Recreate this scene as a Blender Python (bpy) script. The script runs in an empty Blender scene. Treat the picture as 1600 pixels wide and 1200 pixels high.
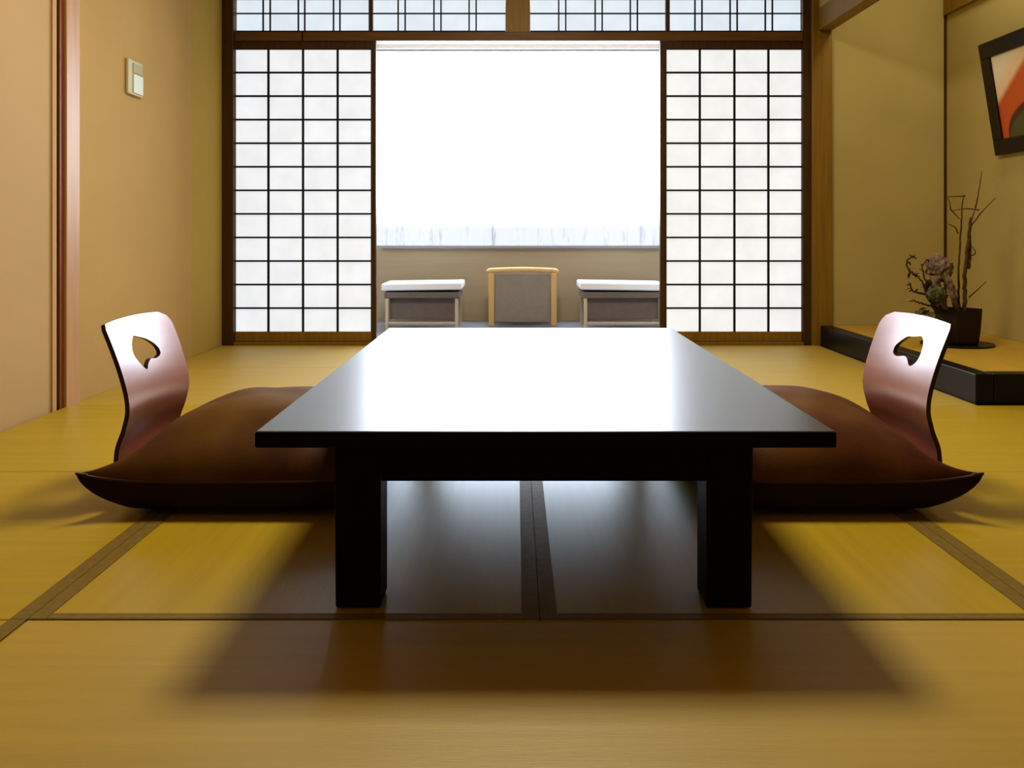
import bpy, bmesh, math, random
from mathutils import Vector, Matrix, noise
random.seed(7)
S = bpy.context.scene
COL = S.collection
PI = math.pi

# ------------------------------------------------------------------ materials
def mat(name, color, rough=0.5, spec=0.5, noise_amt=0.0, noise_scale=8.0, stretch=(1, 1, 1), color2=None,
        bump=0.0, bump_scale=200.0, bump_stretch=(1, 1, 1), coat=0.0, coat_rough=0.1, sheen=0.0, sheen_tint=(1, 1, 1), ior=1.5, stint=(1, 1, 1)):
    m = bpy.data.materials.new(name); m.use_nodes = True
    nt = m.node_tree; b = nt.nodes['Principled BSDF']
    b.inputs['Base Color'].default_value = (*color, 1)
    b.inputs['Roughness'].default_value = rough
    b.inputs['Specular IOR Level'].default_value = spec
    b.inputs['Specular Tint'].default_value = (*stint, 1)
    b.inputs['IOR'].default_value = ior
    b.inputs['Coat Weight'].default_value = coat
    b.inputs['Coat Roughness'].default_value = coat_rough
    b.inputs['Sheen Weight'].default_value = sheen
    b.inputs['Sheen Tint'].default_value = (*sheen_tint, 1)
    tc = nt.nodes.new('ShaderNodeTexCoord')
    if noise_amt > 0 or color2:
        mp = nt.nodes.new('ShaderNodeMapping'); mp.inputs['Scale'].default_value = stretch
        nz = nt.nodes.new('ShaderNodeTexNoise'); nz.inputs['Scale'].default_value = noise_scale; nz.inputs['Detail'].default_value = 5
        rp = nt.nodes.new('ShaderNodeMapRange')
        rp.inputs['From Min'].default_value = .3; rp.inputs['From Max'].default_value = .7
        mx = nt.nodes.new('ShaderNodeMix'); mx.data_type = 'RGBA'
        c2 = color2 or tuple(c * (1 - noise_amt) for c in color)
        mx.inputs[6].default_value = (*color, 1); mx.inputs[7].default_value = (*c2, 1)
        L = nt.links.new
        L(tc.outputs['Object'], mp.inputs['Vector']); L(mp.outputs[0], nz.inputs['Vector'])
        L(nz.outputs['Fac'], rp.inputs['Value']); L(rp.outputs[0], mx.inputs[0]); L(mx.outputs[2], b.inputs['Base Color'])
    if bump > 0:
        mp2 = nt.nodes.new('ShaderNodeMapping'); mp2.inputs['Scale'].default_value = bump_stretch
        n2 = nt.nodes.new('ShaderNodeTexNoise'); n2.inputs['Scale'].default_value = bump_scale; n2.inputs['Detail'].default_value = 2
        bp = nt.nodes.new('ShaderNodeBump'); bp.inputs['Strength'].default_value = bump; bp.inputs['Distance'].default_value = .002
        nt.links.new(tc.outputs['Object'], mp2.inputs['Vector']); nt.links.new(mp2.outputs[0], n2.inputs['Vector'])
        nt.links.new(n2.outputs['Fac'], bp.inputs['Height']); nt.links.new(bp.outputs[0], b.inputs['Normal'])
    return m

def paper_mat(name, color, em, ecol):  # paper glows by itself, standing in for daylight from behind
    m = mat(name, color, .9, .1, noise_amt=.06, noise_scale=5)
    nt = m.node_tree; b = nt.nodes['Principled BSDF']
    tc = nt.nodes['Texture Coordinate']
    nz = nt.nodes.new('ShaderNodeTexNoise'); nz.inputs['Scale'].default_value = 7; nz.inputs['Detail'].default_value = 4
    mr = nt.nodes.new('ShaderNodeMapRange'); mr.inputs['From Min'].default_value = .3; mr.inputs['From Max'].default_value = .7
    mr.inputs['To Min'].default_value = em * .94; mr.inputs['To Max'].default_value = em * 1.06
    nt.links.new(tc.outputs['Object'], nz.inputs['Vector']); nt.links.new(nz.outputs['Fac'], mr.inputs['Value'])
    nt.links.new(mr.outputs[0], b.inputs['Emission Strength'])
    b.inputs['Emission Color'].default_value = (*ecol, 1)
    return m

M = {}
M['tatami_x'] = mat('tatami_reed_across', (.50, .345, .0015), .43, 1.0, ior=1.55, stint=(.48, .78, 1), noise_amt=.12, noise_scale=3, stretch=(.6, 14, 1), bump=.16, bump_scale=90, bump_stretch=(.25, 6, 1))
M['tatami_y'] = mat('tatami_reed_along', (.50, .345, .0015), .43, 1.0, ior=1.55, stint=(.48, .78, 1), noise_amt=.12, noise_scale=3, stretch=(14, .6, 1), bump=.16, bump_scale=90, bump_stretch=(6, .25, 1))
M['tatami_tan'] = mat('tatami_reed_glare', (.51, .35, .03), .50, 1.0, ior=1.55, stint=(.66, .84, 1), noise_amt=.12, noise_scale=3, stretch=(.6, 14, 1), bump=.16, bump_scale=90, bump_stretch=(.25, 6, 1))  # tanner base colour carries the window glare on the front and far rows
M['heri'] = mat('mat_border_cloth', (.24, .165, .03), .6, .4, noise_amt=.25, noise_scale=60, bump=.3, bump_scale=600)
M['wall_l'] = mat('sand_plaster_warm', (.53, .375, .155), .75, .2, noise_amt=.08, noise_scale=2.5, bump=.2, bump_scale=350)
M['wall_lf'] = mat('sand_plaster_corner_shade', (.50, .375, .10), .75, .2, noise_amt=.08, noise_scale=2.5, bump=.2, bump_scale=350)  # far section of the left wall, corner shade put into its plaster colour
M['fusuma'] = mat('fusuma_paper', (.55, .40, .22), .75, .2, noise_amt=.05, noise_scale=2.0)
M['wall_r'] = mat('sand_plaster_olive', (.50, .41, .165), .8, .15, noise_amt=.12, noise_scale=2.0, bump=.2, bump_scale=350)
M['wood_d'] = mat('dark_frame_wood', (.085, .040, .012), .45, .4, noise_amt=.35, noise_scale=4, stretch=(12, 12, 1))
M['wood_h'] = mat('lintel_wood', (.17, .090, .018), .5, .4, noise_amt=.35, noise_scale=4, stretch=(1, 12, 14))
M['wood_m'] = mat('ochre_post_wood', (.28, .165, .02), .5, .4, noise_amt=.25, noise_scale=4, stretch=(14, 14, .8))
M['wood_p'] = mat('pale_post_wood', (.55, .32, .16), .38, .5, noise_amt=.15, noise_scale=4, stretch=(14, 14, .8))
M['wood_red'] = mat('reddish_groove_wood', (.22, .06, .012), .5, .4, noise_amt=.2, noise_scale=5)
M['ceil'] = mat('ceiling_board', (.45, .32, .17), .7, .2, noise_amt=.2, noise_scale=3, stretch=(1, 14, 1))
M['lattice'] = mat('black_lattice_wood', (.012, .010, .009), .6, .3, noise_amt=.2, noise_scale=20)
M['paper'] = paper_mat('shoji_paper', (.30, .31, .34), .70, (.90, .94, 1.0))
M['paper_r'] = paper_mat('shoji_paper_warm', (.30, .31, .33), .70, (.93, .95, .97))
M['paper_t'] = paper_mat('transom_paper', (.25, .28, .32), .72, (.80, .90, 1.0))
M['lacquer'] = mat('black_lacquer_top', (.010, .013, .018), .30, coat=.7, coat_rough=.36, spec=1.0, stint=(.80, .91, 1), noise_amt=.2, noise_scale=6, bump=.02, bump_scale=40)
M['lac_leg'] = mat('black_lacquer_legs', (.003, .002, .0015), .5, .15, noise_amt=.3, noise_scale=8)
M['ply'] = mat('red_lacquered_bentwood', (.36, .11, .06), .30, .5, noise_amt=.25, noise_scale=3, stretch=(1, 1, 8), coat=1.0, coat_rough=.30)
M['ply_e'] = mat('dark_bentwood_edge', (.035, .010, .006), .4, .5, noise_amt=.2, noise_scale=30)
M['cush'] = mat('brown_satin_cushion', (.15, .075, .009), .6, .2, noise_amt=.55, noise_scale=3.5, color2=(.05, .012, .003), bump=.2, bump_scale=260, sheen=.08, sheen_tint=(.8, .5, .2))
M['cushr'] = mat('maroon_satin_cushion', (.15, .072, .010), .55, .25, noise_amt=.6, noise_scale=4.5, color2=(.06, .008, .003), bump=.2, bump_scale=260, sheen=.08, sheen_tint=(.8, .5, .2))
M['cushb'] = mat('maroon_underside_shade', (.028, .005, .003), .6, .2, noise_amt=.4, noise_scale=6)  # shade of the cushion sides put into the colour of the lower faces
M['pipe'] = mat('maroon_piping', (.05, .010, .005), .5, .5, noise_amt=.2, noise_scale=20)
M['sill'] = mat('black_lacquer_sill', (.008, .006, .006), .35, .3, noise_amt=.2, noise_scale=10)
M['toko'] = mat('alcove_rush_matting', (.52, .33, .045), .5, .4, noise_amt=.1, noise_scale=3, stretch=(10, .6, 1), bump=.3, bump_scale=120)
M['frame'] = mat('black_picture_frame', (.014, .007, .005), .3, .5, noise_amt=.2, noise_scale=20)
M['plate'] = mat('cream_plastic', (.55, .52, .32), .4, .5, noise_amt=.04, noise_scale=10)
M['lcd'] = mat('pale_switch_face', (.72, .86, .80), .3, .5, noise_amt=.04, noise_scale=10)
M['plate_g'] = mat('olive_switch_panel', (.40, .36, .16), .4, .5, noise_amt=.04, noise_scale=10)
M['pot'] = mat('dark_brown_glaze', (.022, .008, .005), .35, .4, noise_amt=.3, noise_scale=12)
M['tray'] = mat('dark_wood_tray', (.04, .018, .008), .4, .4, noise_amt=.3, noise_scale=12)
M['bark'] = mat('dry_bark', (.15, .085, .03), .8, .2, noise_amt=.6, noise_scale=40, bump=.8, bump_scale=120)
M['drift'] = mat('grey_driftwood', (.36, .27, .21), .8, .2, color2=(.07, .04, .03), noise_scale=45, bump=1, bump_scale=90)
M['darktwig'] = mat('dark_dry_leaf', (.06, .028, .014), .7, .3, color2=(.12, .07, .03), noise_scale=30)
M['green'] = mat('grey_green_succulent', (.15, .16, .07), .6, .3, color2=(.05, .05, .02), noise_scale=35, bump=.7, bump_scale=60)
M['leaf'] = mat('olive_leaf', (.12, .12, .025), .5, .4, noise_amt=.4, noise_scale=20)
M['gold'] = mat('pale_yellow_petals', (.75, .6, .25), .4, .5, noise_amt=.1, noise_scale=30)
M['ewall'] = mat('veranda_wall_beige', (.50, .42, .30), .7, .2, noise_amt=.06, noise_scale=3, stretch=(.4, 1, 12))
M['efloor'] = mat('veranda_floor_grey', (.30, .34, .42), .35, .5, noise_amt=.15, noise_scale=5)
M['eside'] = mat('veranda_side_wall', (.6, .5, .36), .7, .2, noise_amt=.06, noise_scale=3)
M['white'] = mat('white_vinyl_cushion', (.85, .86, .9), .45, .4, noise_amt=.03, noise_scale=10)
M['gray'] = mat('grey_brown_upholstery', (.20, .165, .145), .7, .3, noise_amt=.12, noise_scale=20, bump=.2, bump_scale=300)
M['grayp'] = mat('grey_chair_back_cloth', (.33, .29, .25), .7, .3, noise_amt=.10, noise_scale=20, bump=.2, bump_scale=300)
M['birch'] = mat('honey_birch_wood', (.72, .50, .22), .4, .5, noise_amt=.12, noise_scale=4, stretch=(10, 10, 1))
M['birchp'] = mat('pale_birch_wood', (.62, .53, .38), .4, .5, noise_amt=.12, noise_scale=4, stretch=(10, 10, 1))
M['alu'] = mat('grey_window_metal', (.35, .36, .40), .35, .5, noise_amt=.05, noise_scale=10)
M['lampm'] = mat('lamp_wood', (.35, .2, .08), .5, .4, noise_amt=.2, noise_scale=10)

# backlit sheer curtain: bright daylight through cloth, dimmer and streaky at its foot where the view outside is dark
def curtain_mat():
    m = bpy.data.materials.new('backlit_sheer_cloth'); m.use_nodes = True
    nt = m.node_tree; L = nt.links.new; b = nt.nodes['Principled BSDF']
    b.inputs['Base Color'].default_value = (.25, .26, .30, 1); b.inputs['Roughness'].default_value = .9
    tc = nt.nodes.new('ShaderNodeTexCoord'); sp = nt.nodes.new('ShaderNodeSeparateXYZ'); L(tc.outputs['Object'], sp.inputs[0])
    g = nt.nodes.new('ShaderNodeMapRange'); g.interpolation_type = 'SMOOTHERSTEP'
    g.inputs['From Min'].default_value = .68; g.inputs['From Max'].default_value = .98
    g.inputs['To Min'].default_value = 0; g.inputs['To Max'].default_value = 1
    L(sp.outputs['Z'], g.inputs['Value'])
    mp = nt.nodes.new('ShaderNodeMapping'); mp.inputs['Scale'].default_value = (1, .0, .10)
    L(tc.outputs['Object'], mp.inputs[0])
    n = nt.nodes.new('ShaderNodeTexNoise'); n.inputs['Scale'].default_value = 13; n.inputs['Detail'].default_value = 4; n.inputs['Roughness'].default_value = .75
    L(mp.outputs[0], n.inputs['Vector'])
    r = nt.nodes.new('ShaderNodeMapRange'); r.inputs['From Min'].default_value = .55; r.inputs['From Max'].default_value = .72
    r.inputs['To Min'].default_value = .72; r.inputs['To Max'].default_value = .22
    L(n.outputs['Fac'], r.inputs['Value'])
    mx = nt.nodes.new('ShaderNodeMix'); mx.data_type = 'FLOAT'
    L(g.outputs[0], mx.inputs[0]); L(r.outputs[0], mx.inputs[2]); mx.inputs[3].default_value = CURT
    L(mx.outputs[0], b.inputs['Emission Strength'])
    b.inputs['Emission Color'].default_value = (.80, .87, 1.0, 1)
    return m
CURT = 12.0
M['curtain'] = curtain_mat()

# ------------------------------------------------------------------ helpers
def newbm(): return bmesh.new()
def box(bm, x0, x1, y0, y1, z0, z1, bev=0.0, seg=2):
    vs = [bm.verts.new((x, y, z)) for x in (x0, x1) for y in (y0, y1) for z in (z0, z1)]
    F = [(0, 1, 3, 2), (4, 6, 7, 5), (0, 4, 5, 1), (2, 3, 7, 6), (0, 2, 6, 4), (1, 5, 7, 3)]
    fs = [bm.faces.new([vs[i] for i in f]) for f in F]
    if bev > 0:
        es = list({e for f in fs for e in f.edges})
        bmesh.ops.bevel(bm, geom=es, offset=bev, segments=seg, affect='EDGES', profile=.5)
def tube(bm, pts, rads, n=8, caps=True):
    pts = [Vector(p) for p in pts]
    rings = []
    up = Vector((.13, .31, .94)).normalized()
    for i, p in enumerate(pts):
        d = (pts[min(i + 1, len(pts) - 1)] - pts[max(i - 1, 0)])
        if d.length < 1e-9: d = Vector((0, 0, 1))
        d.normalize()
        u = d.cross(up)
        if u.length < .05: u = d.cross(Vector((1, 0, 0)))
        u.normalize(); w = d.cross(u)
        r = rads[i] if hasattr(rads, '__len__') else rads
        rings.append([bm.verts.new(p + (u * math.cos(2 * PI * k / n) + w * math.sin(2 * PI * k / n)) * r) for k in range(n)])
    for a, b in zip(rings, rings[1:]):
        for k in range(n): bm.faces.new((a[k], a[(k + 1) % n], b[(k + 1) % n], b[k]))
    if caps:
        bm.faces.new(rings[0][::-1]); bm.faces.new(rings[-1])
def lathe(bm, prof, n=32, c=(0, 0, 0), sides_flat=False):
    rings = [[bm.verts.new((c[0] + r * math.cos(2 * PI * k / n), c[1] + r * math.sin(2 * PI * k / n), c[2] + z)) for k in range(n)] for r, z in prof]
    for a, b in zip(rings, rings[1:]):
        for k in range(n): bm.faces.new((a[k], a[(k + 1) % n], b[(k + 1) % n], b[k]))
    bm.faces.new(rings[0][::-1]); bm.faces.new(rings[-1])
def obj(name, bm, m, parent=None, smooth=False):
    bmesh.ops.recalc_face_normals(bm, faces=bm.faces); bm.normal_update()
    me = bpy.data.meshes.new(name); bm.to_mesh(me); bm.free()
    if smooth:
        for p in me.polygons: p.use_smooth = True
    for mm in (m if isinstance(m, (list, tuple)) else [m]): me.materials.append(mm)
    o = bpy.data.objects.new(name, me); COL.objects.link(o)
    if parent: o.parent = parent
    return o
def tag(o, label, cat, group=None):
    o['label'] = label; o['category'] = cat
    if group: o['group'] = group
    return o
def struct(o):
    o['kind'] = 'structure'; return o
def empty(name, loc=(0, 0, 0)):
    e = bpy.data.objects.new(name, None); e.empty_display_size = .1; COL.objects.link(e); e.location = loc
    return e
def sbox(name, m, *a, bev=0.0, parent=None):
    bm = newbm(); box(bm, *a, bev=bev); o = obj(name, bm, m, parent)
    if parent is None: struct(o)
    return o
def smoothpath(ctrl, n):
    """Catmull-Rom through 2D/3D control points"""
    P = [Vector(c) for c in ctrl]; P = [2 * P[0] - P[1]] + P + [2 * P[-1] - P[-2]]
    out = []
    for i in range(1, len(P) - 2):
        for k in range(n):
            t = k / n
            out.append(.5 * ((2 * P[i]) + (P[i + 1] - P[i - 1]) * t + (2 * P[i - 1] - 5 * P[i] + 4 * P[i + 1] - P[i + 2]) * t * t + (-P[i - 1] + 3 * P[i] - 3 * P[i + 1] + P[i + 2]) * t ** 3))
    out.append(P[-2]); return out

# ------------------------------------------------------------------ camera (level, lens shifted down)
H = .68
cam = bpy.data.cameras.new('camera'); co = bpy.data.objects.new('camera', cam); COL.objects.link(co)
cam.sensor_width = 36; cam.lens = 36 * 1330 / 1600
cam.shift_x = -5 / 1600; cam.shift_y = -240 / 1600
cam.clip_start = .02
co.location = (0, 0, H); co.rotation_euler = (PI / 2, 0, 0)
S.camera = co

XL, XR, YB, YF, ZC = -1.735, 1.80, 5.08, -1.6, 2.62
XT = 2.56       # alcove back wall
# ------------------------------------------------------------------ room shell
sbox('floor', M['wood_m'], XL - .1, XT + .1, YF - .1, YB + .12, -.11, -.05)
sbox('ceiling', M['ceil'], XL - .1, XT + .1, YF - .1, YB + .12, ZC, ZC + .06)
sbox('wall_left', M['wall_l'], XL - .10, XL, 3.37, 4.56, -.05, ZC)
sbox('wall_left_far', M['wall_lf'], XL - .10, XL - .001, 4.5605, YB + .1, -.05, ZC)
sbox('wall_back', M['wall_l'], XL - .1, XT + .1, YF - .1, YF, -.05, ZC)
sbox('wall_right', M['wall_r'], XT, XT + .1, 2.28, YB + .1, -.05, ZC)
sbox('wall_alcove_end', M['wall_r'], 1.875, XT, YB - .02, YB + .1, -.05, ZC)
sbox('wall_alcove_side', M['wall_r'], XR + .101, XT, 2.28, 2.38, -.05, ZC)
sbox('wall_right_front', M['wall_l'], XR, XR + .1, YF, 2.38, -.05, ZC)
# left: sliding paper door and pale post
d3 = empty('door_3', (XL, 1.7, 0)); struct(d3)
bm = newbm(); box(bm, -.06, -.012, YF - 1.7, 3.235 - 1.7, -.05, 2.0); obj('door_leaf', bm, M['fusuma'], d3)
bm = newbm(); box(bm, -.04, -.004, 3.20 - 1.7, 3.228 - 1.7, -.05, 2.0); obj('door_stile', bm, M['fusuma'], d3)
sbox('wall_left_upper', M['wall_l'], XL - .1, XL, YF, 3.23, 2.002, ZC)
sbox('trim_1', M['wood_red'], XL - .08, XL + .002, 3.238, 3.264, -.05, ZC)
sbox('trim_2', M['wood_p'], XL - .08, XL + .014, 3.266, 3.368, -.05, ZC, bev=.004)

# tatami mats
def mat_tile(x0, x1, y0, y1, along, label, borders):
    e = empty('tatami_mat', ((x0 + x1) / 2, (y0 + y1) / 2, -.05))
    cx, cy = e.location.x, e.location.y
    g = .0006
    bm = newbm(); box(bm, x0 - cx + g, x1 - cx - g, y0 - cy + g, y1 - cy - g, 0, .05, bev=.003, seg=2)
    obj('rush_surface', bm, M['tatami_tan' if y0 > 3.3 or (y1 < 1.5 and along == 'x') else 'tatami_y' if along == 'y' else 'tatami_x'], e)
    for b in borders:
        bm = newbm(); w = .031 if b in 'lr' else .022
        t0, t1 = .0502, .0514
        if b == 'l': box(bm, x0 - cx + g, x0 - cx + w, y0 - cy + g, y1 - cy - g, t0, t1)
        if b == 'r': box(bm, x1 - cx - w, x1 - cx - g, y0 - cy + g, y1 - cy - g, t0, t1)
        if b == 'f': box(bm, x0 - cx + g, x1 - cx - g, y1 - cy - w, y1 - cy - g, t0, t1)
        if b == 'n': box(bm, x0 - cx + .032, x1 - cx - .032, y0 - cy + g, y0 - cy + w, t0, t1)
        obj('cloth_border', bm, M['heri'], e)
    tag(e, label, 'tatami mat'); return e
s0, s1, s2, s3, s4, s5 = XL + .001, -.852, .043, .942, XR - .001, .577
mat_tile(s1, s3, .577, 1.487, 'x', 'wide ochre tatami mat in the foreground, in front of the black table', '')
mat_tile(s0, s1, -.333, 1.487, 'y', 'tatami mat at the bottom left corner, beyond the left end of the foreground mat', 'r')
mat_tile(s3, s4, -.333, 1.487, 'y', 'tatami mat at the bottom right corner, beyond the right end of the foreground mat', 'l')
mat_tile(s1, s3, -.333, .577, 'x', 'tatami mat nearest the camera, below the foreground mat', '')
mat_tile(s1, s2, 1.487, 3.31, 'y', 'yellow tatami mat under the left legs of the table, brown border on both sides', 'lrn')
mat_tile(s2, s3, 1.487, 3.31, 'y', 'yellow tatami mat under the right legs of the table, brown border on both sides', 'lrn')
mat_tile(s0, s1, 1.487, 2.40, 'x', 'half tatami mat left of the border that runs from the left cushion', 'r')
mat_tile(s3, s4, 1.487, 2.40, 'x', 'half tatami mat right of the border that runs from the right cushion', 'l')
mat_tile(s0, s1, 2.40, 3.31, 'x', 'half tatami mat behind the left floor chair, along the left wall', 'r')
mat_tile(s3, XT - .003, 2.40, 3.31, 'x', 'half tatami mat behind the right floor chair, before the alcove', 'l')
mat_tile(s0, s2, 3.31, 4.21, 'x', 'tatami mat beyond the left cushion, second row from the paper screens', '')
mat_tile(s2, s4, 3.31, 4.21, 'x', 'tatami mat beyond the right cushion, second row from the paper screens', '')
mat_tile(s0, s2, 4.21, 5.03, 'x', 'pale tatami mat lying against the foot of the left paper screen', '')
mat_tile(s2, s4, 4.21, 5.03, 'x', 'pale tatami mat lying against the foot of the right paper screen', '')
mat_tile(s0, s2, -1.58, -.333, 'x', 'left tatami mat at the rear end of the room', '')
mat_tile(s2, s4, -1.58, -.333, 'x', 'right tatami mat at the rear end of the room', '')
# ------------------------------------------------------------------ screen wall
yb = YB
sbox('trim_3', M['wood_d'], XL, -1.668, yb - .045, yb + .07, -.05, ZC, bev=.003)        # left post
sbox('trim_4', M['wood_m'], 1.755, 1.873, yb - .05, yb + .09, -.05, ZC, bev=.004)         # right post
sbox('trim_5', M['wood_d'], 1.708, 1.753, yb - .03, yb + .07, -.05, ZC)
sbox('trim_6', M['wood_m'], -1.667, 1.707, yb - .045, yb + .07, -.05, .018)            # sill groove
sbox('trim_7', M['wood_h'], -1.667, 1.707, yb - .03, yb + .07, 1.806, 1.858, bev=.003)   # lintel
sbox('trim_8', M['wood_m'], -.057, .088, yb - .025, yb + .06, 1.859, ZC)               # centre post of transom
sbox('trim_9', M['wood_d'], -.873, -.850, yb - .01, yb + .04, 1.859, 2.258)
sbox('trim_10', M['wood_d'], .898, .921, yb - .01, yb + .04, 1.859, 2.258)
sbox('wall_front', M['wall_l'], -1.667, -.058, yb, yb + .06, 2.262, ZC)
sbox('wall_front_right', M['wall_l'], .089, 1.707, yb, yb + .06, 2.262, ZC)
# thin joint/cord on lintel above left screen
bm = newbm(); box(bm, -1.264, -1.259, yb - .036, yb - .0305, 1.80, 1.862)
co1 = obj('lintel_cord', bm, M['lattice']); tag(co1, 'thin black cord crossing the lintel above the left paper screen', 'cord')

def pxx(px, d=YB): return (px - 805) * d / 1330
def pxz(py, d=YB): return H + (360 - py) * d / 1330
def screen(name, x0, x1, cols, pm, side, yo):
    e = struct(empty(name, ((x0 + x1) / 2, yb + yo, .02))); cx = e.location.x
    zb, zt = pxz(518) - .02, pxz(77) - .02
    top = 1.804 - .02
    bm = newbm()
    fx0, fx1 = cols[0], cols[-1]
    box(bm, x0 - cx, fx0 - cx, -.014, .014, 0, top)
    box(bm, fx1 - cx, x1 - cx, -.014, .014, 0, top)
    obj('stile', bm, M['wood_d'], e)
    bm = newbm(); box(bm, fx0 - cx, fx1 - cx, -.013, .013, 0, zb); obj('bottom_rail', bm, M['wood_m'], e)
    bm = newbm(); box(bm, fx0 - cx, fx1 - cx, -.013, .013, zt, top); obj('top_rail', bm, M['wood_d'], e)
    bm = newbm()
    for c in cols[1:-1]: box(bm, c - cx - .0058, c - cx + .0058, -.012, -.001, zb, zt)
    box(bm, fx0 - cx, fx0 - cx + .004, -.012, -.001, zb, zt); box(bm, fx1 - cx - .004, fx1 - cx, -.012, -.001, zb, zt)
    for k in range(1, 12):
        z = zb + (zt - zb) * k / 12
        box(bm, fx0 - cx, fx1 - cx, -.0125, -.0015, z - .0050, z + .0050)
    box(bm, fx0 - cx, fx1 - cx, -.0125, -.0015, zt - .004, zt)
    obj('lattice', bm, M['lattice'], e)
    bm = newbm(); box(bm, fx0 - cx + .0005, fx1 - cx - .0005, .000, .003, zb + .0005, zt - .0005)
    obj('paper', bm, pm, e)
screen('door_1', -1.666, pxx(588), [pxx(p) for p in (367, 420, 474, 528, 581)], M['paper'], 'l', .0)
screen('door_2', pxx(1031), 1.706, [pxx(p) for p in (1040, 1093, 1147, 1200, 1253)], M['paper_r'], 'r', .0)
# transom lights
def transom(name, x0, x1, pairs):
    e = struct(empty(name, ((x0 + x1) / 2, yb + .01, 1.86))); cx = e.location.x
    zb, zt = .012, .398
    bm = newbm(); box(bm, x0 - cx, x1 - cx, -.012, .012, 0, zb); obj('bottom_rail', bm, M['lattice'], e)
    bm = newbm(); box(bm, x0 - cx, x1 - cx, -.012, .012, zt - .012, zt); obj('top_rail', bm, M['lattice'], e)
    bm = newbm()
    for p in pairs:
        x = pxx(p) - cx; box(bm, x - .004, x + .004, -.011, -.002, zb, zt - .012)
    for k in range(4):
        z = pxz(21) - 1.86 + k * .085
        box(bm, x0 - cx, x1 - cx, -.0115, -.0025, z - .0035, z + .0035)
    obj('lattice', bm, M['lattice'], e)
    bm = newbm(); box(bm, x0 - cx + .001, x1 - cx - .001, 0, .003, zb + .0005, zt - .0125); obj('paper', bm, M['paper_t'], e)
transom('window_1', -1.666, -.875, (411, 422, 466, 476, 521, 531))
transom('window_2', -.849, -.059, (622, 633, 678, 689, 733, 744))
transom('window_3', .090, .897, (873, 884, 930, 941, 985, 996))
transom('window_4', .922, 1.706, (1086, 1097, 1141, 1152, 1196, 1207))

# ------------------------------------------------------------------ veranda beyond
YW = 6.41
sbox('floor_veranda', M['efloor'], -1.9, 2.0, yb + .125, YW + .15, -.06, 0.0)
sbox('wall_veranda_below_window', M['ewall'], -1.9, 2.0, YW, YW + .12, 0.0, .545)
sbox('wall_veranda_left', M['eside'], -1.9, -1.8, yb + .13, YW - .001, .001, 2.3)
sbox('wall_veranda_right', M['eside'], 1.9, 2.0, yb + .13, YW - .001, .001, 2.3)
sbox('wall_veranda_left_pier', M['ewall'], -1.79, -1.16, YW + .0, YW + .12, .5, 2.3)
sbox('wall_veranda_right_pier', M['ewall'], 1.21, 1.89, YW + .0, YW + .12, .5, 2.3)
sbox('ceiling_veranda', M['ceil'], -1.9, 2.0, yb + .125, YW + .15, 2.301, 2.36)
w = struct(empty('window_5', (.025, YW + .09, .55)))
bm = newbm()
box(bm, -1.17, 1.17, -.05, .02, 0, .04); box(bm, -1.17, 1.17, -.05, .02, 1.62, 1.68)
for x in (-1.17, -.02, 1.13): box(bm, x, x + .04, -.05, .02, .04, 1.62)
obj('window_frame', bm, M['alu'], w)
sbox('trim_11', M['alu'], -1.0, 1.078, YW - .05, YW - .002, .546, .560, bev=.002)  # sill
sbox('trim_15', M['white'], -1.79, 1.89, YW - .018, YW - .001, 2.045, 2.3)
cu = empty('sheer_curtain', (.045, YW - .03, 0))
bm = newbm(); n = 160; rows = [.566, .60, .66, .74, .84, 1.2, 1.6, 2.015]
grid = []
for i in range(n + 1):
    t = i / n; x = -1.1 + 2.2 * t
    y = .012 * math.sin(t * 2 * PI * 23 + 1.3 * math.sin(t * 19)) + .005 * math.sin(t * 2 * PI * 57)
    grid.append([bm.verts.new((x, y, z)) for z in rows])
for a, b in zip(grid, grid[1:]):
    for k in range(len(rows) - 1): bm.faces.new((a[k], b[k], b[k + 1], a[k + 1]))
obj('cloth', bm, M['curtain'], cu, smooth=True)
bm = newbm(); tube(bm, [(-1.12, -.005, 2.026), (1.12, -.005, 2.026)], .008, 10); obj('curtain_rail', bm, M['alu'], cu)
tag(cu, 'white sheer curtain glowing with daylight over the veranda window', 'curtain')

# veranda stools and chair
def stool(x0, x1, y0, y1, ztop, label, tilt):
    e = empty('low_stool', ((x0 + x1) / 2, (y0 + y1) / 2, 0)); cx, cy = e.location.x, e.location.y
    a0, a1, b0, b1 = x0 - cx, x1 - cx, y0 - cy, y1 - cy
    bm = newbm(); box(bm, a0 - .012, a1 + .012, b0, b1, ztop - .050, ztop, bev=.012, seg=3)
    for v in bm.verts: v.co.z += tilt * v.co.x * .015 + .004 * math.cos(v.co.x * 6)
    obj('seat_cushion', bm, M['white'], e, smooth=False)
    bm = newbm(); box(bm, a0 + .008, a1 - .008, b0 + .012, b1 - .012, ztop - .105, ztop - .062, bev=.006); obj('seat_frame', bm, M['gray'], e)
    for sx in (a0 + .025, a1 - .025):
        for sy in (b0 + .03, b1 - .03):
            bm = newbm(); box(bm, sx - .011, sx + .011, sy - .011, sy + .011, 0, ztop - .104, bev=.003); obj('leg', bm, M['birchp'], e)
    bm = newbm(); box(bm, a0 + .038, a1 - .038, b0 + .06, b0 + .072, .072, ztop - .106, bev=.003); obj('shade_panel', bm, M['gray'], e)  # dark sheet standing in for the shaded wall seen between the legs
    bm = newbm(); box(bm, a0 + .036, a1 - .036, b0 + .022, b0 + .038, .040, .056, bev=.003); obj('stretcher', bm, M['birchp'], e)
    tag(e, label, 'stool')
stool(-.90, -.375, 5.78, 6.16, .322, 'low stool with white cushion on the veranda, left of the wooden chair', 1)
stool(.455, 1.02, 5.78, 6.16, .322, 'low stool with white cushion on the veranda, right of the wooden chair', -1)
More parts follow.
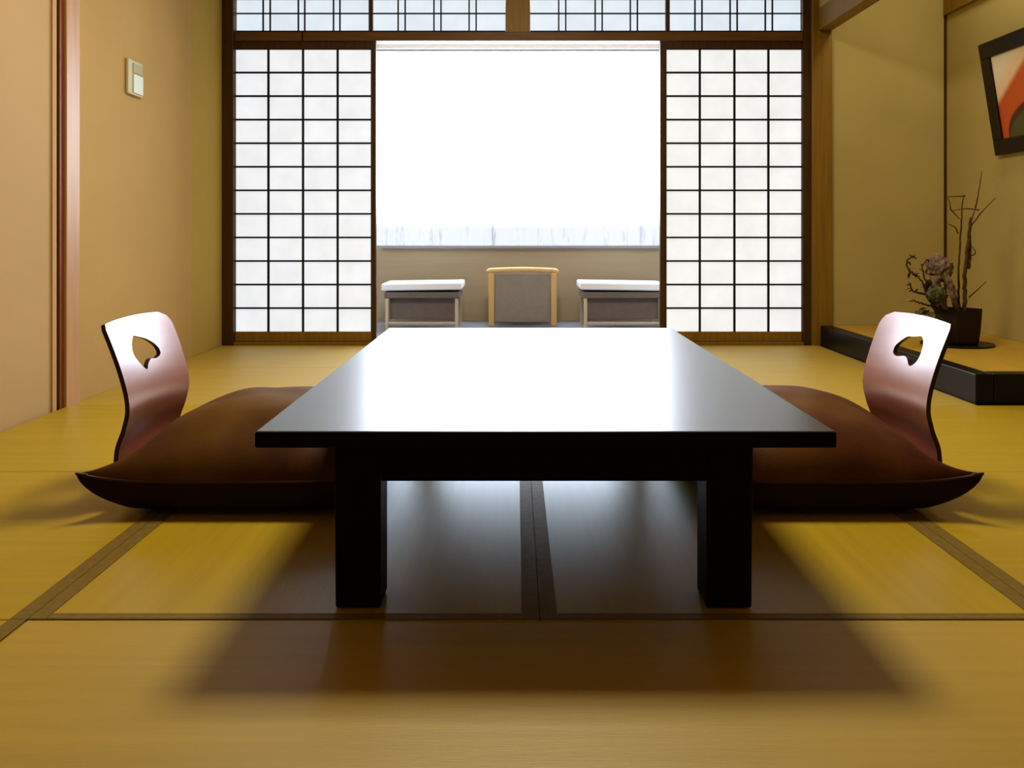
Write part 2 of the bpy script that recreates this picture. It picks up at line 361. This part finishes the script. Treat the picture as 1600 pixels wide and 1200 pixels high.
# wooden chair seen from behind: rounded top rail, two posts, grey back cloth
e = empty('wooden_chair', (.052, 6.05, 0))
bm = newbm()
arch = [Vector((-.255, 0, .385)), Vector((-.235, 0, .392))] + [Vector((-.22 + .44 * k / 12, 0, .394 + .007 * math.sin(PI * k / 12))) for k in range(13)] + [Vector((.235, 0, .392)), Vector((.255, 0, .385))]
tube(bm, arch, [.013] + [.019] * (len(arch) - 2) + [.013], 12)
obj('top_rail', bm, M['birch'], e, smooth=True)
for sx in (-1, 1):
    bm = newbm(); box(bm, sx * .222 - .021, sx * .222 + .021, -.018, .018, 0, .378, bev=.006); obj('leg', bm, M['birch'], e)
    bm = newbm(); box(bm, sx * .222 - .014, sx * .222 + .014, .235, .26, 0, .20, bev=.005); obj('leg', bm, M['birch'], e)
bm = newbm(); box(bm, -.198, .198, -.008, .010, .03, .370, bev=.004); obj('backrest', bm, M['grayp'], e)
bm = newbm(); box(bm, -.20, .20, .012, .262, .20, .235, bev=.01); obj('seat', bm, M['grayp'], e)
tag(e, 'honey coloured wooden chair with grey back cloth in the middle of the veranda', 'chair')

# ------------------------------------------------------------------ black low table
t = empty('low_table', (.051, 2.18, .0018))
TX, TY0, TY1 = .487, 1.4226 - 2.18, 2.938 - 2.18
bm = newbm()
box(bm, -TX, TX, TY0, TY1, .314, .342, bev=.0035, seg=3)
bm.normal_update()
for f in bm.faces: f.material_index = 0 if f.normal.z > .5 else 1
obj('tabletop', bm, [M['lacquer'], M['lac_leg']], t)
lx = .377
for sx in (-1, 1):
    for y0, y1 in ((1.528 - 2.18, 1.612 - 2.18), (2.748 - 2.18, 2.832 - 2.18)):
        bm = newbm(); x0, x1 = (-lx, -lx + .084) if sx < 0 else (lx - .084, lx)
        box(bm, x0, x1, y0, y1, 0, .3135, bev=.004)
        for v in bm.verts:
            if v.co.z < .1: v.co.x -= -sx * 0.0 + sx * .003 * (1 if abs(v.co.x) > .33 else 0)
        obj('leg', bm, M['lac_leg'], t)
bm = newbm()
box(bm, -lx + .085, lx - .085, 1.531 - 2.18, 1.552 - 2.18, .227, .3135, bev=.002); obj('apron', bm, M['lac_leg'], t)
bm = newbm()
box(bm, -lx + .085, lx - .085, 2.808 - 2.18, 2.829 - 2.18, .227, .3135, bev=.002); obj('apron', bm, M['lac_leg'], t)
for sx in (-1, 1):
    x0, x1 = sorted((sx * (lx - .004), sx * (lx - .025)))
    bm = newbm(); box(bm, x0, x1, 1.613 - 2.18, 2.747 - 2.18, .227, .3135, bev=.002); obj('apron', bm, M['lac_leg'], t)
tag(t, 'long low black lacquered table shining in the middle of the room', 'table')

# ------------------------------------------------------------------ legless chairs
def applied(o):
    dg = bpy.context.evaluated_depsgraph_get(); dg.update()
    me = bpy.data.meshes.new_from_object(o.evaluated_get(dg)); o.modifiers.clear(); o.data = me
# local frame: x points AWAY from table (outward), y depth, z up; origin on floor at (outward 0) = lumbar position
PATH = smoothpath([(-.40, .008), (-.25, .008), (-.10, .009), (-.005, .022), (.024, .075), (.026, .138), (.008, .195), (0, .25), (.018, .33), (.062, .452)], 9)
def zaisu(name, ox, oy, sgn, label):
    e = empty(name, (ox, oy, 0))
    W = .19; NV = 44
    bm = newbm(); th = .0055
    N = len(PATH)
    front, back = [], []
    topi = N - 1
    arclen = [0]
    for i in range(1, N): arclen.append(arclen[-1] + (PATH[i] - PATH[i - 1]).length)
    Ltot = arclen[-1]
    for i in range(N):
        p = PATH[i]; d = (PATH[min(i + 1, N - 1)] - PATH[max(i - 1, 0)]).normalized()
        nn = Vector((-d.y, d.x))       # towards table/up
        s = Ltot - arclen[i]            # distance from top
        wn = wfar = W
        r = .050
        if s < r: wfar = W - r + math.sqrt(max(0, r * r - (r - s) ** 2))
        r = .008
        if s < r: wn = W - r + math.sqrt(max(0, r * r - (r - s) ** 2))
        up = min(1, max(0, (p.y - .05) / .12))
        rf, rb = [], []
        for k in range(NV + 1):
            v = -1 + 2 * k / NV
            y = wn * v if v < 0 else wfar * v
            sag = .015 * up * (1 - (y / W) ** 2)       # concave: middle further out
            edge = .004 * v * v * max(0, 1 - s / .06) * up   # top edge dips at the corners
            c = Vector((p.x + sag, p.y - edge))
            a = c + nn * th; b = c - nn * th
            rf.append(bm.verts.new((sgn * a.x, y, a.y))); rb.append(bm.verts.new((sgn * b.x, y, b.y)))
        front.append(rf); back.append(rb)
    for i in range(N - 1):
        for k in range(NV):
            bm.faces.new((front[i][k], front[i + 1][k], front[i + 1][k + 1], front[i][k + 1]))
            bm.faces.new((back[i][k], back[i][k + 1], back[i + 1][k + 1], back[i + 1][k]))
        for k in (0, NV):
            f = bm.faces.new((front[i][k], back[i][k], back[i + 1][k], front[i + 1][k])); f.material_index = 1
    for i in (0, N - 1):
        for k in range(NV):
            f = bm.faces.new((front[i][k], front[i][k + 1], back[i][k + 1], back[i][k])); f.material_index = 1
    o = obj('bentwood_shell', bm, [M['ply'], M['ply_e']], e, smooth=True)
    # cut-out: rounded fan with a drooping point
    if sgn < 0: pts = [(-.040, .405), (.026, .388), (.068, .364), (.075, .342), (.045, .333), (.015, .336), (-.010, .326), (-.027, .314), (-.058, .336), (-.077, .362), (-.066, .386)]
    else: pts = [(-.045, .404), (.000, .397), (.032, .392), (.070, .366), (.072, .345), (.048, .338), (.010, .344), (-.010, .339), (-.035, .324), (-.066, .340), (-.075, .366), (-.066, .392)]
    pp = [q for q in smoothpath([(a, b, 0) for a, b in pts + pts[:1]], 4)][:-1]
    cb = newbm()
    ra = [cb.verts.new((-.12, q.x, q.y)) for q in pp]; rb2 = [cb.verts.new((.14, q.x, q.y)) for q in pp]
    if sgn: 
        for k in range(len(pp)):
            j = (k + 1) % len(pp); cb.faces.new((ra[k], ra[j], rb2[j], rb2[k]))
        cb.faces.new(ra[::-1]); cb.faces.new(rb2)
    bmesh.ops.recalc_face_normals(cb, faces=cb.faces)
    cm = bpy.data.meshes.new('cut'); cb.to_mesh(cm); cb.free()
    cm.materials.append(M['ply_e'])
    c = bpy.data.objects.new('cut', cm); COL.objects.link(c); c.location = (ox, oy, 0)
    md = o.modifiers.new('b', 'BOOLEAN'); md.operation = 'DIFFERENCE'; md.solver = 'EXACT'; md.object = c; md.material_mode = 'TRANSFER'
    bpy.context.view_layer.update()
    applied(o)
    bpy.data.objects.remove(c)
    me = o.data
    me.set_sharp_from_angle(angle=math.radians(40)) if hasattr(me, 'set_sharp_from_angle') else None
    tag(e, label, 'floor chair')
    return e
zaisu('legless_chair', -.948, 2.27, -1, 'legless bentwood floor chair with cut-out handle left of the table')
zaisu('legless_chair', 1.010, 2.27, 1, 'legless bentwood floor chair with cut-out handle right of the table')

def cushion(ox, oy, sgn, m, label, seed):
    """x local outward positive (towards the backrest)"""
    e = empty('floor_cushion', (ox, oy, .0155))
    N = 56; A = .283; B = .335; zc = .070
    rnd = random.Random(seed)
    def edge(u, v):
        x = A * u; y = B * v
        # corners pulled out to points
        x += math.copysign(.068, u) * abs(u) * abs(v) ** 8 * (1 if v < 0 else .1) * (1 if u > 0 else .5)
        y += math.copysign(.035, v) * abs(v) * abs(u) ** 8
        return x, y
    bm = newbm(); top, bot = {}, {}
    for i in range(N + 1):
        for k in range(N + 1):
            # cosine spacing puts vertices at the rim
            u = -math.cos(PI * i / N); v = -math.cos(PI * k / N)
            x, y = edge(u, v)
            q = max(0, 1 - abs(u) ** 2.6) ** .5 * max(0, 1 - abs(v) ** 2.6) ** .5
            corner = (abs(u) * abs(v)) ** 6
            nz = noise.noise(Vector((x * 5 + seed, y * 5, .3))) * .011 + noise.noise(Vector((x * 14, y * 9 + seed, 1.3))) * .004
            # creases radiating from the corner
            rim = zc + .03 * corner
            zt = rim + (.148 * q) + nz * min(1, q * 2.5)
            zb = rim * (1 - min(1, q * 3.2) ** .6) + .0008
            rimv = i in (0, N) or k in (0, N)
            top[i, k] = bm.verts.new((sgn * x, y, zt if not rimv else rim))
            bot[i, k] = top[i, k] if rimv else bm.verts.new((sgn * x * (1 - .03 * q), y, zb))
    for i in range(N):
        for k in range(N):
            bm.faces.new((top[i, k], top[i + 1, k], top[i + 1, k + 1], top[i, k + 1]))
            f = [bot[i, k], bot[i, k + 1], bot[i + 1, k + 1], bot[i + 1, k]]
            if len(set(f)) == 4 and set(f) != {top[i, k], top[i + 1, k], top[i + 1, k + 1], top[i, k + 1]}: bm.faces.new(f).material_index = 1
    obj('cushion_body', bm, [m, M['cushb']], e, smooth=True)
    # piping round the rim
    ring = []
    for s in range(240):
        tt = s / 60
        if tt < 1: u, v = -1 + 2 * tt, -1
        elif tt < 2: u, v = 1, -1 + 2 * (tt - 1)
        elif tt < 3: u, v = 1 - 2 * (tt - 2), 1
        else: u, v = -1, 1 - 2 * (tt - 3)
        x, y = edge(u, v); ring.append(Vector((sgn * x * 1.002, y * 1.002, zc + .03 * (abs(u) * abs(v)) ** 6)))
    bm = newbm(); tube(bm, ring + [ring[0]], .0036, 6); obj('piping', bm, M['pipe'], e, smooth=True)
    tag(e, label, 'cushion')
cushion(-.668, 2.345, -1, M['cush'], 'big brown square cushion on the seat of the left floor chair', 3)
cushion(.735, 2.345, 1, M['cushr'], 'big maroon-brown square cushion on the seat of the right floor chair', 11)

# ------------------------------------------------------------------ alcove
e = empty('alcove_platform', (XR, 3.33, -.0495))
DX, DY = XR, 3.33
TZ = .1675
bm = newbm(); box(bm, .002, .072, .0, YB - .055 - DY, 0, TZ, bev=.004); obj('front_sill', bm, M['sill'], e)
bm = newbm(); box(bm, .073, XT - DX - .002, .0, .07, 0, TZ, bev=.004); obj('end_sill', bm, M['sill'], e)
bm = newbm(); box(bm, .078, XT - DX - .002, .071, YB - .025 - DY, 0, TZ - .003); obj('rush_top', bm, M['toko'], e)
tag(e, 'raised alcove platform with black lacquered edge and yellow rush top', 'platform')
# lintel over alcove front and dark corner line
sbox('trim_12', M['wood_m'], 1.79, 1.872, 2.385, YB - .055, 1.86, 1.99, bev=.003)
sbox('wall_alcove_upper', M['wall_r'], 1.795, 1.865, 2.385, YB - .055, 1.991, ZC)
sbox('trim_13', M['wood_d'], XT - .012, XT - .001, YB - .032, YB - .021, .115, ZC)
sbox('trim_14', M['wood_m'], XT - .02, XT - .001, 2.385, YB - .033, 1.955, 2.12)

# picture
P = empty('framed_picture', (XT - .012, 3.99, 1.075))
lean = math.atan2(.092, .583); PW, PH, FW = .50, .59, .082
# local: y along wall, z up (then leaned), x towards the wall
P.rotation_euler = (0, -lean, 0)
bm = newbm()
box(bm, -.018, .006, -PW, PW, 0, FW, bev=.004); box(bm, -.018, .006, -PW, PW, PH - FW, PH, bev=.004)
box(bm, -.018, .006, PW - FW, PW, FW, PH - FW, bev=.004); box(bm, -.018, .006, -PW, -PW + FW, FW, PH - FW, bev=.004)
obj('picture_frame', bm, M['frame'], P)
def art_mat():
    m = bpy.data.materials.new('abstract_painting'); m.use_nodes = True
    nt = m.node_tree; L = nt.links.new; b = nt.nodes['Principled BSDF']; b.inputs['Roughness'].default_value = .5
    tc = nt.nodes.new('ShaderNodeTexCoord'); sp = nt.nodes.new('ShaderNodeSeparateXYZ'); L(tc.outputs['Object'], sp.inputs[0])
    def math_(op, a, b_=None):
        n = nt.nodes.new('ShaderNodeMath'); n.operation = op
        for i, v in enumerate((a, b_)):
            if v is None: continue
            if isinstance(v, (int, float)): n.inputs[i].default_value = v
            else: L(v, n.inputs[i])
        return n.outputs[0]
    # t grows away from the far end of the picture (towards the viewer)
    tt = math_('SUBTRACT', PW - FW, sp.outputs['Y'])
    ridge = math_('ADD', math_('MULTIPLY', tt, .66), .272)
    d1 = math_('SUBTRACT', ridge, sp.outputs['Z'])        # >0 inside orange hill
    low = math_('MULTIPLY', math_('POWER', math_('MAXIMUM', math_('SUBTRACT', tt, .05), .0), .25), .35)
    d2 = math_('SUBTRACT', low, sp.outputs['Z'])
    def sm(v, w, cut):
        r = nt.nodes.new('ShaderNodeMapRange'); r.interpolation_type = 'SMOOTHSTEP'
        r.inputs['From Min'].default_value = cut; r.inputs['From Max'].default_value = cut + w
        L(v, r.inputs['Value']); return r.outputs[0]
    def mixc(f, c1, c2):
        n = nt.nodes.new('ShaderNodeMix'); n.data_type = 'RGBA'; L(f, n.inputs[0])
        for i, c in ((6, c1), (7, c2)):
            if isinstance(c, tuple): n.inputs[i].default_value = (*c, 1)
            else: L(c, n.inputs[i])
        return n.outputs[2]
    sky = mixc(sm(d1, .16, -.17), (.92, .88, .74), (.90, .66, .48))
    c = mixc(sm(d1, .05, -.02), sky, (.62, .12, .015))
    c = mixc(sm(d2, .02, -.03), c, (.10, .02, .012))
    c = mixc(sm(d2, .02, .01), c, (.10, .10, .02))
    L(c, b.inputs['Base Color'])
    b.inputs['Coat Weight'].default_value = .3
    return m
bm = newbm(); box(bm, -.006, .0, -PW + FW - .002, PW - FW + .002, FW - .002, PH - FW + .002); obj('painting', bm, art_mat(), P)
tag(P, 'black framed abstract painting of an orange hill leaning out from the alcove wall', 'picture')

# switch
w = empty('wall_switch', (XL + .0005, 3.86, 1.29))
bm = newbm(); box(bm, 0, .014, -.075, .075, 0, .158, bev=.005, seg=3); obj('cover_plate', bm, M['plate'], w)
bm = newbm(); box(bm, .0145, .019, -.030, .068, .010, .095, bev=.002); obj('rocker', bm, M['lcd'], w)
bm = newbm(); box(bm, .0145, .017, -.030, .068, .100, .145, bev=.001); obj('indicator_panel', bm, M['plate_g'], w)
tag(w, 'cream plastic switch plate with pale green face on the left wall', 'switch')

# ------------------------------------------------------------------ flower arrangement
A0 = Vector((2.18, 4.20, TZ - .05 - .003))
tr = empty('round_tray', A0)
bm = newbm(); lathe(bm, [(.135, .0005), (.150, .004), (.152, .010), (.146, .010), (.140, .008)], 48)
for v in bm.verts: v.co.x *= 1.12
obj('tray_plate', bm, M['tray'], tr, smooth=False)
tag(tr, 'thin dark tray under the plant pot in the alcove', 'tray')
A = A0 + Vector((0, -.01, .0115))
pl = empty('flower_arrangement', A)
bm = newbm()
lathe(bm, [(.098, 0), (.104, .01), (.112, .06), (.118, .13), (.120, .168), (.110, .168), (.104, .14)], 6)
bmesh.ops.bevel(bm, geom=[ed for ed in bm.edges if abs(ed.verts[0].co.z - ed.verts[1].co.z) > .02], offset=.006, segments=3, affect='EDGES')
tag(pl, 'dark pot of driftwood, bare branches and curled dry leaves in the alcove', 'flower arrangement')
pot = obj('pot', bm, M['pot'], pl)
bm = newbm(); lathe(bm, [(.095, .12), (.100, .138), (.06, .146), (.01, .15)], 24); obj('soil', bm, M['bark'], pl)
def loc(px, py, dy=0.0):
    """point in the alcove at depth 4.19+dy seen from the front, in arrangement coordinates"""
    d = A.y + dy
    return Vector((pxx(px, d), d, pxz(py, d))) - A
def br(name, pts, r0, r1, m=M['bark'], jit=.003, n=7):
    c = smoothpath([loc(*p) for p in pts], 6)
    for i in range(1, len(c) - 1): c[i] = c[i] + Vector([random.uniform(-jit, jit) for _ in range(3)])
    bm = newbm(); tube(bm, c, [r0 + (r1 - r0) * i / (len(c) - 1) for i in range(len(c))], n); return obj(name, bm, m, pl, smooth=True)
# tall bare branch with twigs
br('branch', [(1507, 490, .0), (1508, 460, .01), (1507, 430, .02), (1511, 395, .02), (1515, 355, .02), (1518, 340, .02)], .0105, .007)
br('branch', [(1513, 420, .02), (1516, 390, .03), (1514, 360, .03), (1517, 350, .03)], .008, .005)
br('branch', [(1500, 487, .03), (1497, 440, .05), (1499, 395, .07), (1502, 350, .08), (1503, 322, .08)], .006, .003)
for pts in ([(1518, 352, .02), (1535, 330, .0), (1556, 309, -.02)], [(1524, 325, .02), (1529, 300, .02), (1534, 268, .01)],
            [(1517, 345, .02), (1521, 335, .02), (1525, 322, .02)],
            [(1530, 328, .02), (1508, 326, .03), (1487, 329, .04)], [(1508, 306, .05), (1492, 307, .05), (1479, 307, .05)], [(1503, 325, .07), (1504, 315, .06), (1507, 305, .05)],
            [(1497, 365, .07), (1492, 355, .06), (1482, 350, .05)], [(1487, 329, .04), (1493, 336, .04), (1500, 342, .05)],
            [(1514, 465, .0), (1528, 452, -.02), (1541, 440, -.04)], [(1517, 400, .02), (1524, 395, .02), (1519, 385, .02)], [(1486, 329, .04), (1484, 318, .04), (1481, 307, .05)]):
    br('twig', pts, .0036, .0016, M['bark'], .0012, 5)
# driftwood: knobby head and a root leaning down into the pot
def blob(name, c, rx, ry, rz, m, amp, fr, sub=4, rot=0):
    bm = newbm(); bmesh.ops.create_icosphere(bm, subdivisions=sub, radius=1)
    R = Matrix.Rotation(rot, 3, 'Y')
    for v in bm.verts:
        d = v.co.normalized(); k = 1 + amp * noise.noise(d * fr) + amp * .5 * noise.noise(d * fr * 2.7)
        v.co = c + R @ Vector((d.x * rx * k, d.y * ry * k, d.z * rz * k))
    return obj(name, bm, m, pl, smooth=True)
blob('driftwood', loc(1468, 420, .0), .052, .042, .060, M['drift'], .55, 2.6)
br('driftwood', [(1472, 425, -.02), (1484, 445, -.03), (1490, 465, -.03), (1497, 492, -.01)], .022, .011, M['drift'], .003, 10)
br('driftwood', [(1462, 430, .0), (1462, 455, .0), (1470, 475, .0), (1478, 488, .0)], .026, .017, M['drift'], .004, 10)
br('driftwood', [(1452, 440, .0), (1447, 450, .0), (1455, 470, .0), (1465, 486, .0)], .014, .012, M['darktwig'], .004, 8)
blob('moss_ball', loc(1464, 461, -.06), .042, .035, .034, M['green'], .5, 3.2)
# crooked dark twigs on the left with curled leaves
tw = [[(1452, 470, -.02), (1440, 440, -.03), (1432, 430, -.03), (1420, 425, -.03)], [(1450, 450, -.02), (1441, 420, -.02), (1448, 405, -.01)],
      [(1432, 432, -.03), (1419, 420, -.03), (1418, 408, -.03), (1426, 401, -.02), (1432, 404, -.02)], [(1445, 460, -.03), (1428, 455, -.04), (1423, 448, -.04), (1420, 440, -.04)],
      [(1460, 480, -.03), (1440, 474, -.04), (1428, 470, -.05), (1421, 471, -.05)]]
for p in tw: br('twig', p, .0052, .0022, M['darktwig'], .004, 6)
def leaf(name, c, L_, W_, m, ax, ay, curl=.5):
    bm = newbm(); R = Matrix.Rotation(ax, 3, 'Z') @ Matrix.Rotation(ay, 3, 'Y'); g = []
    for i in range(7):
        t_ = i / 6; w_ = W_ * math.sin(PI * min(1, t_ * .96 + .04)) ** .7
        g.append([bm.verts.new(c + R @ Vector((L_ * t_, w_ * s, -curl * L_ * t_ * t_ + .3 * w_ * abs(s)))) for s in (-1, -.5, 0, .5, 1)])
    for a, b in zip(g, g[1:]):
        for k in range(4): bm.faces.new((a[k], b[k], b[k + 1], a[k + 1]))
    return obj(name, bm, m, pl, smooth=True)
rl = random.Random(5)
for p in tw[:4]:
    cs = smoothpath([loc(*q) for q in p], 5)
    for c in cs[2::2]:
        leaf('leaf', c, rl.uniform(.016, .03), rl.uniform(.005, .009), M['darktwig'], rl.uniform(0, 6.28), rl.uniform(-1.2, .8), rl.uniform(.2, .9))
for k in range(11):
    leaf('leaf', loc(1446 + rl.uniform(-8, 8), 487 + rl.uniform(-6, 4), -.07), rl.uniform(.05, .08), rl.uniform(.013, .019), M['leaf'], k * .6 + 2.2, rl.uniform(-.35, .35), .35)
c = loc(1419, 471, -.05)
for k in range(7): leaf('petal', c, .013, .005, M['gold'], k * .9, -.7 if k % 2 else -.2, -.3)

# ------------------------------------------------------------------ ceiling lamp (the room light)
lp = empty('ceiling_lamp', (.05, 2.75, ZC))
bm = newbm(); box(bm, -.27, .27, -.27, .27, -.05, -.0005, bev=.01); obj('lamp_base', bm, M['lampm'], lp)
tag(lp, 'square wooden ceiling lamp above the low table', 'lamp')
def area(name, loc_, rot, sx, sy, power, col):
    l = bpy.data.lights.new(name, 'AREA'); l.shape = 'RECTANGLE'; l.size = sx; l.size_y = sy; l.energy = power; l.color = col
    o = bpy.data.objects.new(name, l); COL.objects.link(o); o.location = loc_; o.rotation_euler = rot; return o
area('room_light', (.05, 2.78, ZC - .06), (0, 0, 0), .62, .62, 55, (1, .89, .70))
# fill light added over the near part of the room (behind the camera)
area('near_fill', (.0, -.5, ZC - .06), (0, 0, 0), .8, .8, 3, (1, .80, .58))
area('alcove_light', (2.2, 4.0, ZC - .02), (0, 0, 0), .3, .9, 10, (1, .92, .76))
wd = bpy.data.worlds.new('world'); S.world = wd; wd.use_nodes = True
wd.node_tree.nodes['Background'].inputs[0].default_value = (.75, .85, 1, 1); wd.node_tree.nodes['Background'].inputs[1].default_value = .5
S.view_settings.view_transform = 'Standard'; S.view_settings.look = 'Medium High Contrast'; S.view_settings.exposure = 0
